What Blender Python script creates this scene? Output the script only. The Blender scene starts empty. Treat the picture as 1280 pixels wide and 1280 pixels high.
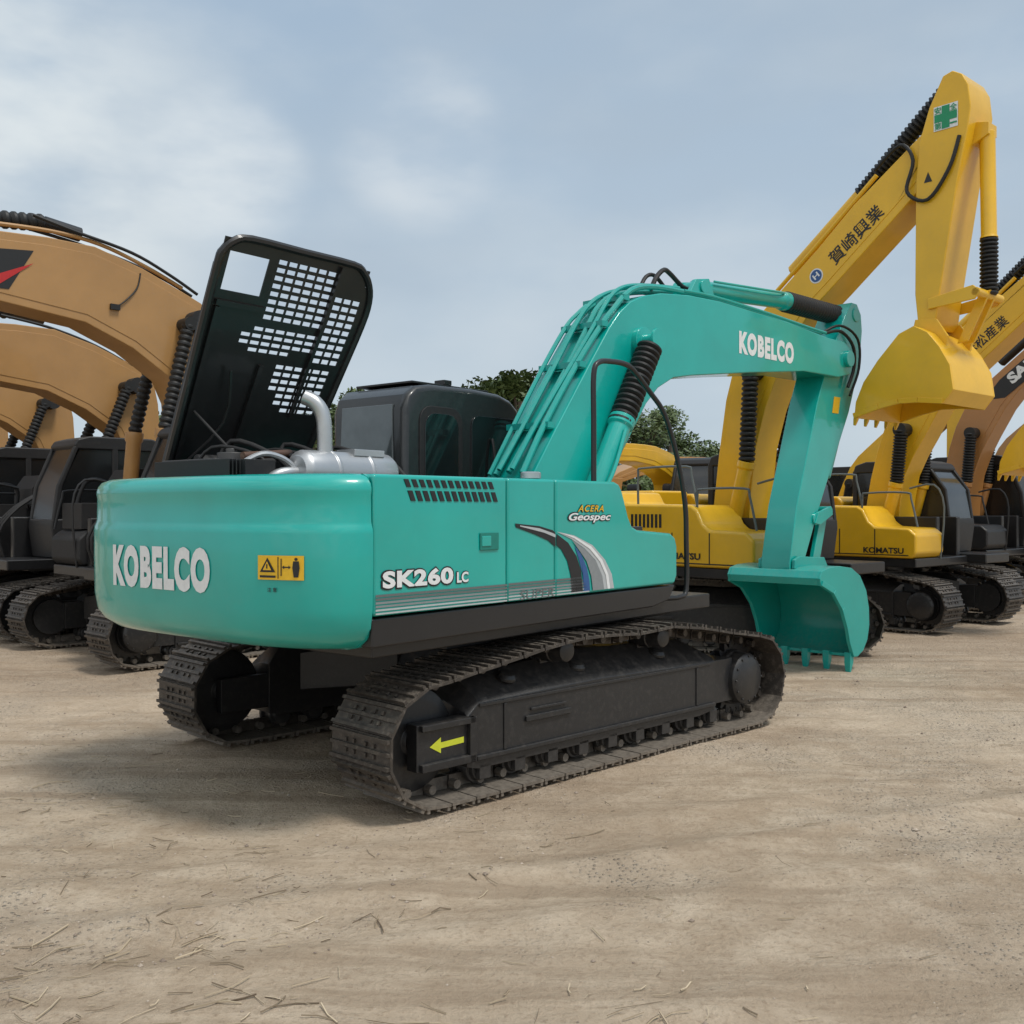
import bpy, bmesh, math, random
from mathutils import Vector, Matrix, noise
random.seed(7)
R=math.radians
scene=bpy.context.scene
coll=scene.collection

# ------------------------------------------------------------------ materials
def new_mat(name):
    m=bpy.data.materials.new(name); m.use_nodes=True
    nt=m.node_tree; b=nt.nodes["Principled BSDF"]
    return m,nt,b
def mixnode(nt,fac,a,b,blend='MIX'):
    n=nt.nodes.new("ShaderNodeMix"); n.data_type='RGBA'; n.blend_type=blend
    if isinstance(fac,float): n.inputs[0].default_value=fac
    else: nt.links.new(fac,n.inputs[0])
    for v,i in ((a,6),(b,7)):
        if isinstance(v,tuple): n.inputs[i].default_value=(*v,1) if len(v)==3 else v
        else: nt.links.new(v,n.inputs[i])
    return n.outputs[2]
def noisen(nt,scale,detail=4,rough=.55,vec=None,dist=0):
    n=nt.nodes.new("ShaderNodeTexNoise"); n.inputs["Scale"].default_value=scale
    n.inputs["Detail"].default_value=detail; n.inputs["Roughness"].default_value=rough
    n.inputs["Distortion"].default_value=dist
    if vec is not None: nt.links.new(vec,n.inputs["Vector"])
    return n.outputs["Fac"]
def ramp(nt,src,p0,p1,c0=(0,0,0),c1=(1,1,1),smooth=False):
    r=nt.nodes.new("ShaderNodeValToRGB"); nt.links.new(src,r.inputs[0])
    if smooth: r.color_ramp.interpolation='EASE'
    r.color_ramp.elements[0].position=p0; r.color_ramp.elements[1].position=p1
    r.color_ramp.elements[0].color=(*c0,1); r.color_ramp.elements[1].color=(*c1,1)
    return r.outputs[0]
def mth(nt,op,a,b):
    n=nt.nodes.new("ShaderNodeMath"); n.operation=op
    for v,i in ((a,0),(b,1)):
        if isinstance(v,(int,float)): n.inputs[i].default_value=v
        else: nt.links.new(v,n.inputs[i])
    return n.outputs[0]
def objco(nt):
    return nt.nodes.new("ShaderNodeTexCoord").outputs["Object"]
def bump(nt,b,h,strength,dist):
    n=nt.nodes.new("ShaderNodeBump"); n.inputs["Strength"].default_value=strength
    n.inputs["Distance"].default_value=dist
    nt.links.new(h,n.inputs["Height"]); nt.links.new(n.outputs[0],b.inputs["Normal"])
def paint(name,col,rough=.35,dust=.25,dustcol=(.32,.27,.21),coat=.3,metal=0,bumps=0.0,updust=0.0,lowdust=0.0):
    m,nt,b=new_mat(name); co=objco(nt)
    n1=noisen(nt,1.7,4,.6,co); n2=noisen(nt,22,4,.7,co)
    c=mixnode(nt,ramp(nt,n1,.35,.75),col,tuple(x*.84 for x in col))
    c=mixnode(nt,mth(nt,'MULTIPLY',ramp(nt,n2,.50,.80),dust),c,dustcol)
    if updust:
        g=nt.nodes.new("ShaderNodeNewGeometry"); sx=nt.nodes.new("ShaderNodeSeparateXYZ"); nt.links.new(g.outputs["Normal"],sx.inputs[0])
        f=mth(nt,'MULTIPLY',mth(nt,'MULTIPLY',ramp(nt,sx.outputs[2],.3,.95),ramp(nt,n2,.30,.62)),updust)
        c=mixnode(nt,f,c,dustcol)
    if lowdust:
        g=nt.nodes.new("ShaderNodeNewGeometry"); sx=nt.nodes.new("ShaderNodeSeparateXYZ"); nt.links.new(g.outputs["Position"],sx.inputs[0])
        f=mth(nt,'MULTIPLY',mth(nt,'MULTIPLY',ramp(nt,sx.outputs[2],.02,.24,(1,1,1),(0,0,0)),ramp(nt,n2,.25,.6,(.4,.4,.4),(1,1,1))),lowdust)
        c=mixnode(nt,f,c,dustcol)
    nt.links.new(c,b.inputs["Base Color"])
    rr=nt.nodes.new("ShaderNodeMapRange"); nt.links.new(n2,rr.inputs[0])
    rr.inputs[3].default_value=rough-.07; rr.inputs[4].default_value=rough+.16
    nt.links.new(rr.outputs[0],b.inputs["Roughness"])
    b.inputs["Metallic"].default_value=metal
    b.inputs["Coat Weight"].default_value=coat; b.inputs["Coat Roughness"].default_value=.08
    if bumps: bump(nt,b,n2,bumps,.01)
    return m
TEAL=paint("teal_paint",(.0,.40,.345),.30,.03,coat=.75)
TEALD=paint("teal_paint_worn",(.0,.36,.315),.36,.10,updust=.25)
BLACK=paint("black_paint",(.010,.010,.011),.40,.12,(.06,.055,.05),.2)
BLACKM=paint("black_matt",(.012,.012,.013),.6,.2,(.07,.06,.05),0)
RUBBER=paint("rubber",(.010,.010,.010),.5,.1,(.05,.05,.05),0)
STEEL=paint("track_steel",(.070,.060,.052),.46,.5,(.29,.25,.205),0,.35,.5,updust=.5,lowdust=.8)
FRAME=paint("track_frame_black",(.018,.018,.019),.42,.25,(.12,.105,.09),.15,0,.12,updust=.30,lowdust=.35)
YEL=paint("yellow_paint",(.80,.46,.010),.38,.08)
OCH=paint("ochre_paint",(.435,.235,.080),.42,.15)
ORG=paint("orange_brown_paint",(.44,.20,.055),.42,.15)
GREY=paint("grey_dark",(.013,.013,.014),.5,.25,(.06,.055,.05),.05)
GREYL=paint("grey_parts",(.09,.09,.09),.45,.4,(.2,.17,.14),0,.4)
SILVER=paint("silver_metal",(.55,.56,.57),.34,.15,(.3,.27,.25),0,.75)
RUST=paint("rusty_pipe",(.10,.05,.03),.6,.4)
def flat(name,col,rough=.5):
    m,nt,b=new_mat(name); co=objco(nt)
    c=mixnode(nt,ramp(nt,noisen(nt,30,3,.6,co),.3,.8),col,tuple(x*.86 for x in col))
    nt.links.new(c,b.inputs["Base Color"]); b.inputs["Roughness"].default_value=rough
    return m
WHITE=flat("white_decal",(.78,.80,.80)); DSILV=flat("silver_decal",(.46,.49,.50)); DBLUE=flat("blue_decal",(.03,.10,.28))
DBLACK=flat("black_decal",(.015,.015,.016)); DYEL=flat("yellow_decal",(.80,.48,.02)); DLIME=flat("lime_decal",(.62,.66,.04))
DRED=flat("red_decal",(.5,.02,.02)); DGREEN=flat("green_decal",(.01,.28,.12)); DGREY=flat("grey_decal",(.13,.15,.15)); DMID=flat("mid_grey_decal",(.24,.26,.27))
TEALDEC=flat("dark_teal_decal",(.006,.20,.16))
def glass(name,col,rough=.06,coat=1.0):
    m,nt,b=new_mat(name); co=objco(nt)
    c=mixnode(nt,ramp(nt,noisen(nt,2.5,3,.6,co),.35,.7),col,tuple(x*.5 for x in col))
    nt.links.new(c,b.inputs["Base Color"]); b.inputs["Roughness"].default_value=rough
    b.inputs["Coat Weight"].default_value=coat; b.inputs["Coat Roughness"].default_value=.03
    return m
GLASS=glass("cab_glass",(.012,.015,.016),.08,.5); GLASSL=glass("rear_glass",(.10,.115,.12),.1)
GLASSB=glass("dark_glass",(.025,.028,.03),.12,.35); GLASSD=glass("black_glass",(.010,.011,.012),.25,.05)
CABM=paint("cab_dark",(.018,.020,.021),.36,.15,(.1,.1,.1),.4)

# ------------------------------------------------------------------ mesh builder
class MB:
    def __init__(s): s.bm=bmesh.new(); s.mi=0
    def face(s,vs):
        try:
            f=s.bm.faces.new(vs); f.material_index=s.mi; return f
        except ValueError: return None
    def box(s,x0,x1,y0,y1,z0,z1):
        v=[s.bm.verts.new((x,y,z)) for x in (x0,x1) for y in (y0,y1) for z in (z0,z1)]
        for a in ((0,1,3,2),(4,6,7,5),(0,4,5,1),(2,3,7,6),(0,2,6,4),(1,5,7,3)): s.face([v[i] for i in a])
    def obox(s,c,ax,ay,az):
        c=Vector(c);v=[s.bm.verts.new(c+ax*i+ay*j+az*k) for i in (-1,1) for j in (-1,1) for k in (-1,1)]
        for a in ((0,1,3,2),(4,6,7,5),(0,4,5,1),(2,3,7,6),(0,2,6,4),(1,5,7,3)): s.face([v[i] for i in a])
    def loft(s,rings,cap=True,closed=True):
        rs=[[s.bm.verts.new(p) for p in r] for r in rings]
        n=len(rs[0])
        for a,b in zip(rs,rs[1:]):
            for i in range(n if closed else n-1):
                s.face([a[i],a[(i+1)%n],b[(i+1)%n],b[i]])
        if cap: s.face(rs[0]); s.face(rs[-1][::-1])
        return rs
    def prism(s,pts,y0,y1,taper=None):
        s.loft([[(x,y0,z) for x,z in pts],[(x,y1,z) for x,z in pts]])
    def prismz(s,pts,z0,z1):
        s.loft([[(x,y,z0) for x,y in pts],[(x,y,z1) for x,y in pts]])
    def lathe(s,p0,p1,prof,seg=20):
        p0=Vector(p0);p1=Vector(p1);d=p1-p0;L=d.length;d.normalize()
        a=d.orthogonal().normalized();b=d.cross(a)
        rings=[]
        for t,r in prof:
            c=p0+d*(t*L)
            rings.append([c+(a*math.cos(2*math.pi*i/seg)+b*math.sin(2*math.pi*i/seg))*r for i in range(seg)])
        s.loft(rings)
    def cyl(s,p0,p1,r,seg=20,r2=None): s.lathe(p0,p1,[(0,r),(1,r if r2 is None else r2)],seg)
    def bellows(s,p0,p1,r,n=14,seg=18):
        prof=[]
        for i in range(n):
            prof+=[(i/n,r*.78),((i+.35)/n,r),((i+.65)/n,r)]
        prof.append((1,r*.78)); s.lathe(p0,p1,prof,seg)
    def tube(s,pts,r,seg=10,sub=5):
        P=[Vector(p) for p in pts]
        if sub>1 and len(P)>2:
            Q=[]
            for i in range(len(P)-1):
                p0=P[max(i-1,0)];p1=P[i];p2=P[i+1];p3=P[min(i+2,len(P)-1)]
                for k in range(sub):
                    t=k/sub
                    Q.append(.5*((2*p1)+(p2-p0)*t+(2*p0-5*p1+4*p2-p3)*t*t+(3*p1-p0-3*p2+p3)*t**3))
            Q.append(P[-1]);P=Q
        rings=[];a=None
        for i,p in enumerate(P):
            d=(P[min(i+1,len(P)-1)]-P[max(i-1,0)]).normalized()
            if a is None: a=d.orthogonal().normalized()
            a=(a-d*a.dot(d)).normalized(); b=d.cross(a)
            rings.append([p+(a*math.cos(2*math.pi*j/seg)+b*math.sin(2*math.pi*j/seg))*r for j in range(seg)])
        s.loft(rings)
    def mesh(s,name,mats,ang=32):
        bmesh.ops.recalc_face_normals(s.bm,faces=s.bm.faces[:])
        me=bpy.data.meshes.new(name); s.bm.to_mesh(me); s.bm.free()
        for m in (mats if isinstance(mats,(list,tuple)) else [mats]): me.materials.append(m)
        for p in me.polygons: p.use_smooth=True
        me.set_sharp_from_angle(angle=R(ang))
        return me
    def done(s,name,mats,parent,bevel=0,loc=None,rot=None,ang=32,seg=2):
        return place(name,s.mesh(name,mats,ang),parent,bevel,loc,rot,seg)
def place(name,me,parent,bevel=0,loc=None,rot=None,seg=2):
    o=bpy.data.objects.new(name,me); coll.objects.link(o)
    o.parent=parent
    if loc: o.location=loc
    if rot is not None: o.rotation_euler=(0,0,rot)
    if bevel:
        b=o.modifiers.new("bevel",'BEVEL'); b.width=bevel; b.segments=seg; b.limit_method='ANGLE'; b.angle_limit=R(35); b.harden_normals=True
    return o
def empty(name,loc,rot,label,cat,group=None):
    e=bpy.data.objects.new(name,None); coll.objects.link(e); e.location=loc; e.rotation_euler=(0,0,rot)
    e.empty_display_size=.3
    e["label"]=label; e["category"]=cat
    if group: e["group"]=group
    return e
def text_mesh(body,fn,mat,box=None,bold=0.0,shear=0.0,name="lettering",sp=1.0):
    c=bpy.data.curves.new("t",'FONT'); c.body=body; c.size=1; c.offset=bold; c.shear=shear; c.resolution_u=4; c.space_character=sp
    o=bpy.data.objects.new("t",c); coll.objects.link(o)
    dg=bpy.context.evaluated_depsgraph_get(); dg.update()
    me=bpy.data.meshes.new_from_object(o.evaluated_get(dg))
    bpy.data.objects.remove(o)
    xs=[v.co.x for v in me.vertices]; ys=[v.co.y for v in me.vertices]
    x0,x1,y0,y1=min(xs),max(xs),min(ys),max(ys)
    bx0,bx1,by0,by1=box
    for v in me.vertices:
        u=bx0+(v.co.x-x0)/(x1-x0)*(bx1-bx0); w=by0+(v.co.y-y0)/(y1-y0)*(by1-by0)
        v.co=fn(u,w)
    me.name=name; me.materials.clear(); me.materials.append(mat)
    return me
def text(body,fn,mat,parent,box,bold=0.0,shear=0.0,sp=1.0):
    return place("lettering",text_mesh(body,fn,mat,box,bold,shear,sp=sp),parent)
def flatpoly(pts,fn,mat,parent,name="decal"):
    b=MB(); b.face([b.bm.verts.new(fn(x,z)) for x,z in pts])
    bmesh.ops.triangulate(b.bm,faces=b.bm.faces[:])
    me=b.mesh(name,mat); return place(name,me,parent)

# ------------------------------------------------------------------ tracks
IX=-1.86
def track_path():
    P=[]
    cx,cz,r=IX,.41,.385
    for a in range(-90,-271,-10): P.append((cx+r*math.cos(R(a)),cz+r*math.sin(R(a))))
    P+=[(-1.4,.86),(-1.0,.92),(-.6,.965),(-.3,.965),(.1,.945),(.5,.965),(.9,.92),(1.3,.85)]
    cx,cz,r=1.72,.405,.38
    for a in range(88,-91,-10): P.append((cx+r*math.cos(R(a)),cz+r*math.sin(R(a))))
    return P
def make_track_mesh(n=47,w=.6):
    P=[Vector((x,0,z)) for x,z in track_path()]; P.append(P[0].copy())
    L=[0]
    for a,b in zip(P,P[1:]): L.append(L[-1]+(b-a).length)
    T=L[-1]; pitch=T/n
    def at(s):
        s%=T
        for i in range(len(P)-1):
            if L[i+1]>=s:
                t=(s-L[i])/(L[i+1]-L[i]+1e-9); return P[i].lerp(P[i+1],t)
        return P[-1]
    b=MB(); Y=Vector((0,1,0))
    rr=random.Random(3)
    for i in range(n):
        s=i*pitch; p=(at(s-pitch*.45)+at(s+pitch*.45))/2; t=(at(s+pitch*.45)-at(s-pitch*.45)).normalized()
        nrm=t.cross(Y); 
        c=Vector((-.15,0,.5))
        if (p-c).dot(nrm)<0: nrm=-nrm
        t=(t+nrm*rr.uniform(-.02,.02)).normalized()
        b.obox(p-nrm*.012,t*pitch*.475,Y*w/2,nrm*.009)
        for k,h in ((-.40,.016),(0,.011),(.38,.016)):
            b.obox(p+t*pitch*k+nrm*(h/2),t*.011,Y*(w/2-.004),nrm*h*.8)
        for y in (-.085,.085):
            b.obox(p-nrm*.065,t*pitch*.46,Y*.022,nrm*.042)
            b.cyl(p-nrm*.065+t*pitch*.5-Y*.03+Y*y,p-nrm*.065+t*pitch*.5+Y*.03+Y*y,.03,8)
        for yy in (-.045,.045):
            for tt in (-.16,.16):
                for sg in (-1,1):
                    b.obox(p+t*pitch*tt+Y*(yy*.9+sg*.1)+nrm*.004,t*.012,Y*.012,nrm*.007)
    return b.mesh("track",STEEL,30)
TRACK=make_track_mesh()
def make_frame_mesh(s):
    b=MB()
    def sy(a,c): return (min(a*-s,c*-s),max(a*-s,c*-s))
    def ring(x,z0,z1,z2,yo=-.17,yi=.18):
        return [(x,yo*-s,z0),(x,yo*-s,z1),(x,(yo+.03)*-s,z1+.03),(x,(yi-.12)*-s,z2),(x,yi*-s,z2),(x,yi*-s,z0)]
    b.loft([ring(-1.52,.20,.52,.60),ring(-1.42,.175,.60,.74),ring(-.2,.175,.625,.82),ring(1.0,.175,.60,.78),ring(1.22,.20,.60,.70)])
    b.box(-1.45,1.2,*sy(-.195,-.17),.235,.265)
    b.box(-1.42,1.15,*sy(-.182,-.17),.575,.60)
    b.box(-1.0,-.55,*sy(-.190,-.17),.42,.46); b.box(-.95,-.6,*sy(-.187,-.17),.49,.51)
    for x in (-1.2,.95): b.box(x,x+.03,*sy(-.180,-.17),.265,.575)
    for x in (-1.05,-.35,.6):
        b.lathe((x,-.04*-s,.70),(x,-.055*-s,.745),[(0,.07),(.5,.07),(1,.05)],14)
    b.box(-1.94,-1.48,*sy(-.18,-.08),.24,.53); b.box(-1.94,-1.48,*sy(.10,.17),.25,.52)
    b.box(-1.92,-1.48,*sy(-.215,-.18),.24,.29); b.box(-1.92,-1.48,*sy(-.215,-.18),.49,.53)
    b.box(-1.53,-1.47,*sy(-.215,-.18),.24,.53)
    b.lathe((IX,-.07,.41),(IX,.07,.41),[(0,.08),(.15,.10),(.2,.25),(.28,.31),(.35,.335),(.65,.335),(.72,.31),(.8,.25),(.85,.1),(1,.08)],36)
    n=22; pts=[]
    for i in range(n*4):
        r=.33 if i%4 in (0,1) else .275
        a=2*math.pi*i/(n*4); pts.append((1.72+r*math.cos(a),.405+r*math.sin(a)))
    b.prism(pts,-.03,.03)
    b.lathe((1.66,.1*-s,.41),(1.66,-.22*-s,.41),[(0,.235),(.55,.235),(.60,.22),(.9,.215),(.95,.20),(1,.17)],36)
    for i in range(12):
        a=i*math.pi/6; c=(1.66+.19*math.cos(a),0,.41+.19*math.sin(a))
        b.cyl((c[0],-.20*-s,c[2]),(c[0],-.22*-s,c[2]),.012,6)
    b.box(1.1,1.5,*sy(-.15,.15),.24,.60)
    for i in range(9):
        x=-1.36+i*.32
        b.lathe((x,-.13,.16),(x,.13,.16),[(0,.05),(.02,.075),(.15,.08),(.16,.1),(.3,.1),(.31,.075),(.69,.075),(.7,.1),(.84,.1),(.85,.08),(.98,.075),(1,.05)],18)
        b.box(x-.05,x+.05,*sy(-.17,-.13),.10,.2)
    for x in (-.6,.5):
        b.lathe((x,-.20*-s,.86),(x,.12*-s,.86),[(0,.05),(.03,.075),(.4,.08),(.42,.09),(.95,.09),(1,.06)],18)
        b.box(x-.06,x+.06,*sy(.02,.12),.7,.86)
    return b.mesh("track_frame",FRAME,32)
FR_R=make_frame_mesh(-1)
FR_L=FR_R.copy()
for v in FR_L.vertices: v.co.y=-v.co.y
FR_L.flip_normals()
def undercarriage(parent,loc,rot,hg):
    for s in (-1,1):
        off=(loc[0]-math.sin(rot)*hg*s,loc[1]+math.cos(rot)*hg*s,loc[2])
        place("track",TRACK,parent,0,off,rot)
        f=place("track_frame",FR_R if s<0 else FR_L,parent,.006,off,rot,1)
        if s<0: tf=f
    b=MB()
    b.prism([(-.75,.45),(-.6,.85),(.6,.85),(.75,.45),(.6,.38),(-.6,.38)],-.55,.55)
    for sx in (-1,1):
        for sy in (-1,1):
            b.loft([[(sx*.35,sy*.4,.42),(sx*.7,sy*.4,.42),(sx*.7,sy*.4,.8),(sx*.35,sy*.4,.8)],
                    [(sx*.8,sy*(hg-.15),.35),(sx*1.25,sy*(hg-.15),.35),(sx*1.25,sy*(hg-.15),.66),(sx*.8,sy*(hg-.15),.66)]])
    b.cyl((0,0,.8),(0,0,1.06),.68,48); b.cyl((0,0,.9),(0,0,.98),.74,48)
    b.done("centre_frame",FRAME,parent,.01,loc,rot)
    return tf

# ================================================================== MAIN EXCAVATOR
C=Vector((-.18,8.55,0))
main=empty("excavator",C,0,"teal crawler excavator with raised engine hood on bare dirt","excavator","excavators parked in the yard")
tf=undercarriage(main,Vector((-.16,8.54,0))-C,R(44),1.22)
ar=[(-1.84,.385),(-1.75,.435),(-1.75,.402),(-1.56,.41),(-1.56,.372),(-1.75,.365),(-1.75,.335)]
flatpoly(ar,lambda x,z:(x,-.184,z),DLIME,tf)
UL=Vector((-.13,8.52,0))-C; UR=R(51)
b=MB()
b.box(-2.55,1.5,-1.2,1.25,1.0,1.12)
b.box(-2.4,1.6,-.45,-.3,1.1,1.7); b.box(-2.4,1.6,.3,.45,1.1,1.7)
b.prism([(-2.655,1.08),(.35,1.09),(.6,1.13),(.69,1.245),(-2.655,1.245)],-1.315,-1.15)
b.box(-2.0,1.5,.5,1.38,1.06,1.25)
b.box(-1.6,-.9,-.9,-.6,.92,1.0); b.box(-.6,.9,-1.1,-.75,.97,1.0)
upper=b.done("upper_frame",BLACK,main,.012,UL,UR)
def panel(pts,y0,y1,bev=.018):
    b=MB(); b.prism(pts,y0,y1); return b.done("side_panel",TEAL,main,bev,UL,UR,seg=3)
p1=panel([(-2.655,1.256),(-1.487,1.256),(-1.487,2.06),(-2.655,2.055)],-1.33,-.75,.022)
p2=panel([(-1.477,1.256),(-.967,1.256),(-.967,2.063),(-1.477,2.06)],-1.33,-.42,.022)
p3=panel([(-.957,1.256),(.66,1.256),(.70,1.32),(.70,1.56),(.67,1.63),(.60,1.665),(.10,1.70),(.02,1.73),(-.03,1.80),(-.12,2.0),(-.16,2.045),(-.22,2.063),(-.957,2.063)],-1.33,-.42,.022)
eps=-1.334
F=lambda x,z:(x,eps,z)
F2=lambda x,z:(x,eps-.003,z)
b=MB()
for row,(zt,zb) in enumerate(((2.045,1.985),(1.965,1.905))):
    for i in range(13):
        x=-2.40+i*.062+row*.035
        if zt>2.04: b.prism([(x,zb),(x+.036,zb),(x+.012,zt-.015),(x-.024,zt-.015)],-1.3345,-1.30)
        else: b.prism([(x,zb),(x+.038,zb),(x+.010,zt),(x-.028,zt)],-1.3345,-1.30)
b.done("vent",DBLACK,p1)
SM=[DGREY,DGREY,DMID,DMID,DSILV,DSILV]
for i in range(6):
    z=1.372-i*.020; w=.0135-.0008*i
    flatpoly([(-2.645,z-w/2),(-1.49,z-w/2-.003),(-1.49,z+w/2-.003),(-2.645,z+w/2)],F,SM[i],p1,"stripe")
    flatpoly([(-1.475,z-w/2),(-.969,z-w/2),(-.969,z+w/2),(-1.475,z+w/2)],F,SM[i],p2,"stripe")
    x1=-.66+.02*i
    flatpoly([(-.955,z-w/2),(x1,z-w/2),(x1,z+w/2),(-.955,z+w/2)],F,SM[i],p3,"stripe")
text("SK260",F,DBLACK,p1,(-2.606,-1.996,1.400,1.520),.075,.0,1.08)
text("SK260",F2,WHITE,p1,(-2.594,-2.008,1.410,1.510),.045,.0,1.08)
text("LC",F,DBLACK,p1,(-1.980,-1.865,1.404,1.481),.06,.0)
text("LC",F2,WHITE,p1,(-1.975,-1.87,1.41,1.475),.035,.0)
text("SUPER",F2,DGREY,p2,(-1.36,-.985,1.262,1.325),.0,.1)
b=MB(); b.box(-1.76,-1.58,-1.34,-1.332,1.60,1.71); b.done("latch_plate",TEALDEC,p1,.004)
b=MB(); b.box(-1.745,-1.66,-1.345,-1.338,1.625,1.69); b.done("latch",TEAL,p1,.004)
flatpoly([(-1.41,1.765),(-1.15,1.745),(-1.0,1.715),(-.97,1.70),(-.97,1.60),(-1.05,1.645),(-1.2,1.69),(-1.40,1.74)],F,DBLACK,p2)
flatpoly([(-1.36,1.752),(-1.15,1.73),(-1.0,1.695),(-.972,1.685),(-.972,1.665),(-1.1,1.70),(-1.36,1.745)],F2,DSILV,p2)
flatpoly([(-.955,1.69),(-.82,1.625),(-.72,1.53),(-.66,1.42),(-.64,1.275),(-.78,1.275),(-.79,1.40),(-.83,1.50),(-.90,1.58),(-.955,1.61)],F,DBLACK,p3)
flatpoly([(-.955,1.705),(-.75,1.675),(-.52,1.60),(-.36,1.49),(-.27,1.38),(-.24,1.275),(-.37,1.275),(-.40,1.38),(-.48,1.49),(-.62,1.58),(-.78,1.65)],F,DSILV,p3)
flatpoly([(-.90,1.695),(-.75,1.668),(-.54,1.592),(-.40,1.49),(-.32,1.38),(-.295,1.275),(-.33,1.275),(-.355,1.38),(-.43,1.48),(-.56,1.575),(-.75,1.655)],F2,WHITE,p3)
flatpoly([(-.78,1.645),(-.62,1.575),(-.48,1.485),(-.40,1.375),(-.375,1.275),(-.52,1.275),(-.54,1.38),(-.60,1.49),(-.68,1.56)],F2,DMID,p3)
flatpoly([(-.74,1.60),(-.66,1.54),(-.59,1.44),(-.56,1.35),(-.55,1.275),(-.63,1.275),(-.635,1.38),(-.68,1.48)],F,DBLUE,p3)
text("Geospec",F,DBLACK,p3,(-.828,-.275,1.755,1.840),.07,.3)
text("Geospec",F2,WHITE,p3,(-.815,-.285,1.763,1.832),.025,.3)
text("ACERA",F,DBLACK,p3,(-.715,-.375,1.835,1.893),.05,.3,1.15)
text("ACERA",F2,DYEL,p3,(-.705,-.382,1.841,1.887),.015,.3,1.15)
b=MB(); b.box(-2.6,-.75,.85,1.34,1.2,2.0); b.done("side_panel",TEAL,main,.03,UL,UR)
b=MB()
b.box(-2.5,-.8,-.7,.85,1.15,1.85)
b.box(-2.35,-2.1,.25,.95,1.8,2.20); b.box(-2.05,-1.75,.5,1.15,1.8,2.2)
b.box(-1.7,-1.35,.35,1.0,1.8,2.18); b.box(-1.3,-1.0,.1,.9,1.8,2.12); b.box(-.95,-.55,-.55,.45,1.15,2.06)
b.cyl((-2.3,.9,2.2),(-1.0,.75,2.2),.055,14); b.cyl((-1.9,.75,2.15),(-1.9,.75,2.28),.06,14)
for i in range(9): b.box(-2.45+i*.03,-2.44+i*.03,.3,1.2,2.0,2.20)
for k in range(9):
    x=-2.35+k*.16
    b.tube([(x,.9-.05*k,2.1),(x+.08,.75,2.3+.06*math.sin(k*2.1)),(x+.22,.45,2.25),(x+.3,.3,2.1)],.014+.006*(k%3),8,4)
eng=b.done("engine",BLACKM,main,.01,UL,UR)
b=MB(); b.cyl((-2.25,.42,2.23),(-1.80,.47,2.27),.028,12); b.done("pipe",RUST,eng)
b=MB(); b.cyl((-2.2,.62,2.10),(-2.2,.62,2.26),.10,20); b.cyl((-2.2,.62,2.26),(-2.2,.62,2.29),.04,12); b.done("air_filter",GREYL,eng,.006)
b=MB(); b.box(-2.42,-2.38,.5,1.15,2.17,2.21); b.done("bracket",GREYL,eng,.004)
b=MB(); b.tube([(-2.35,.35,2.15),(-2.2,.28,2.24),(-2.05,.25,2.22),(-1.95,.22,2.15)],.02,8); b.done("pipe",SILVER,eng)
b=MB()
b.lathe((-1.96,.2,2.13),(-1.06,.2,2.13),[(0,.05),(.0,.11),(.03,.14),(.06,.15),(.30,.15),(.31,.158),(.33,.158),(.34,.15),(.66,.15),(.67,.158),(.69,.158),(.70,.15),(.94,.15),(.98,.13),(1,.1)],30)
b.tube([(-1.7,.2,2.2),(-1.7,.2,2.40),(-1.71,.21,2.54),(-1.75,.25,2.63),(-1.80,.31,2.67)],.055,16)
b.tube([(-1.95,.2,2.12),(-2.1,.22,2.10),(-2.2,.3,2.0)],.04,12)
b.box(-1.5,-1.2,.1,.3,2.25,2.30)
b.done("muffler",SILVER,main,.004,UL,UR)
# hood
def H(f,q,n=0): return (f,1.28-.46*q+n*.888,2.1+.888*q+n*.46)
b=MB()
holes=[]
def grid(f0,f1,nf,q0,q1,nq,skip=()):
    for i in range(nf):
        for j in range(nq):
            if (i,j) in skip: continue
            a=f0+(f1-f0)*i/nf; c=q0+(q1-q0)*j/nq
            holes.append((a+.008,a+(f1-f0)/nf-.008,c+.013,c+(q1-q0)/nq-.013))
grid(-1.89,-1.36,6,1.30,1.78,8)
grid(-2.03,-1.36,7,1.04,1.26,4,[(0,0),(0,3),(6,0),(5,0)])
grid(-1.32,-1.06,3,1.02,1.66,10,[(0,9),(1,9),(2,9)])
grid(-1.64,-1.10,6,.58,.99,7,[(0,0),(0,1),(1,0),(0,2)])
holes.append((-2.28,-1.96,1.47,1.75))
fx=sorted(set([-2.34,-1.0]+[round(h[0],4) for h in holes]+[round(h[1],4) for h in holes]))
qx=sorted(set([0,1.84]+[round(h[2],4) for h in holes]+[round(h[3],4) for h in holes]))
vt={}
def warp(f,q):
    t=(f+2.34)/1.34; lo=-2.34-.05*(q/1.84-.3); hi=-1.10+.14*min(1,q/1.4)
    return lo+(hi-lo)*t
def gv(i,j,n):
    k=(i,j,n)
    if k not in vt: vt[k]=b.bm.verts.new(H(warp(fx[i],qx[j]),qx[j],n))
    return vt[k]
solid=set()
for i in range(len(fx)-1):
    for j in range(len(qx)-1):
        f=(fx[i]+fx[i+1])/2;q=(qx[j]+qx[j+1])/2
        if not any(a<=f<=b_ and c<=q<=d for a,b_,c,d in holes):
            if f>-1.07 and q>1.70: continue
            solid.add((i,j))
for (i,j) in solid:
    b.face([gv(i,j,0),gv(i+1,j,0),gv(i+1,j+1,0),gv(i,j+1,0)])
    b.face([gv(i,j,.010),gv(i,j+1,.010),gv(i+1,j+1,.010),gv(i+1,j,.010)])
    for (di,dj,a,c) in ((-1,0,(i,j),(i,j+1)),(1,0,(i+1,j),(i+1,j+1)),(0,-1,(i,j),(i+1,j)),(0,1,(i,j+1),(i+1,j+1))):
        if (i+di,j+dj) not in solid:
            b.face([gv(*a,0),gv(*c,0),gv(*c,.010),gv(*a,.010)])
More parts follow.
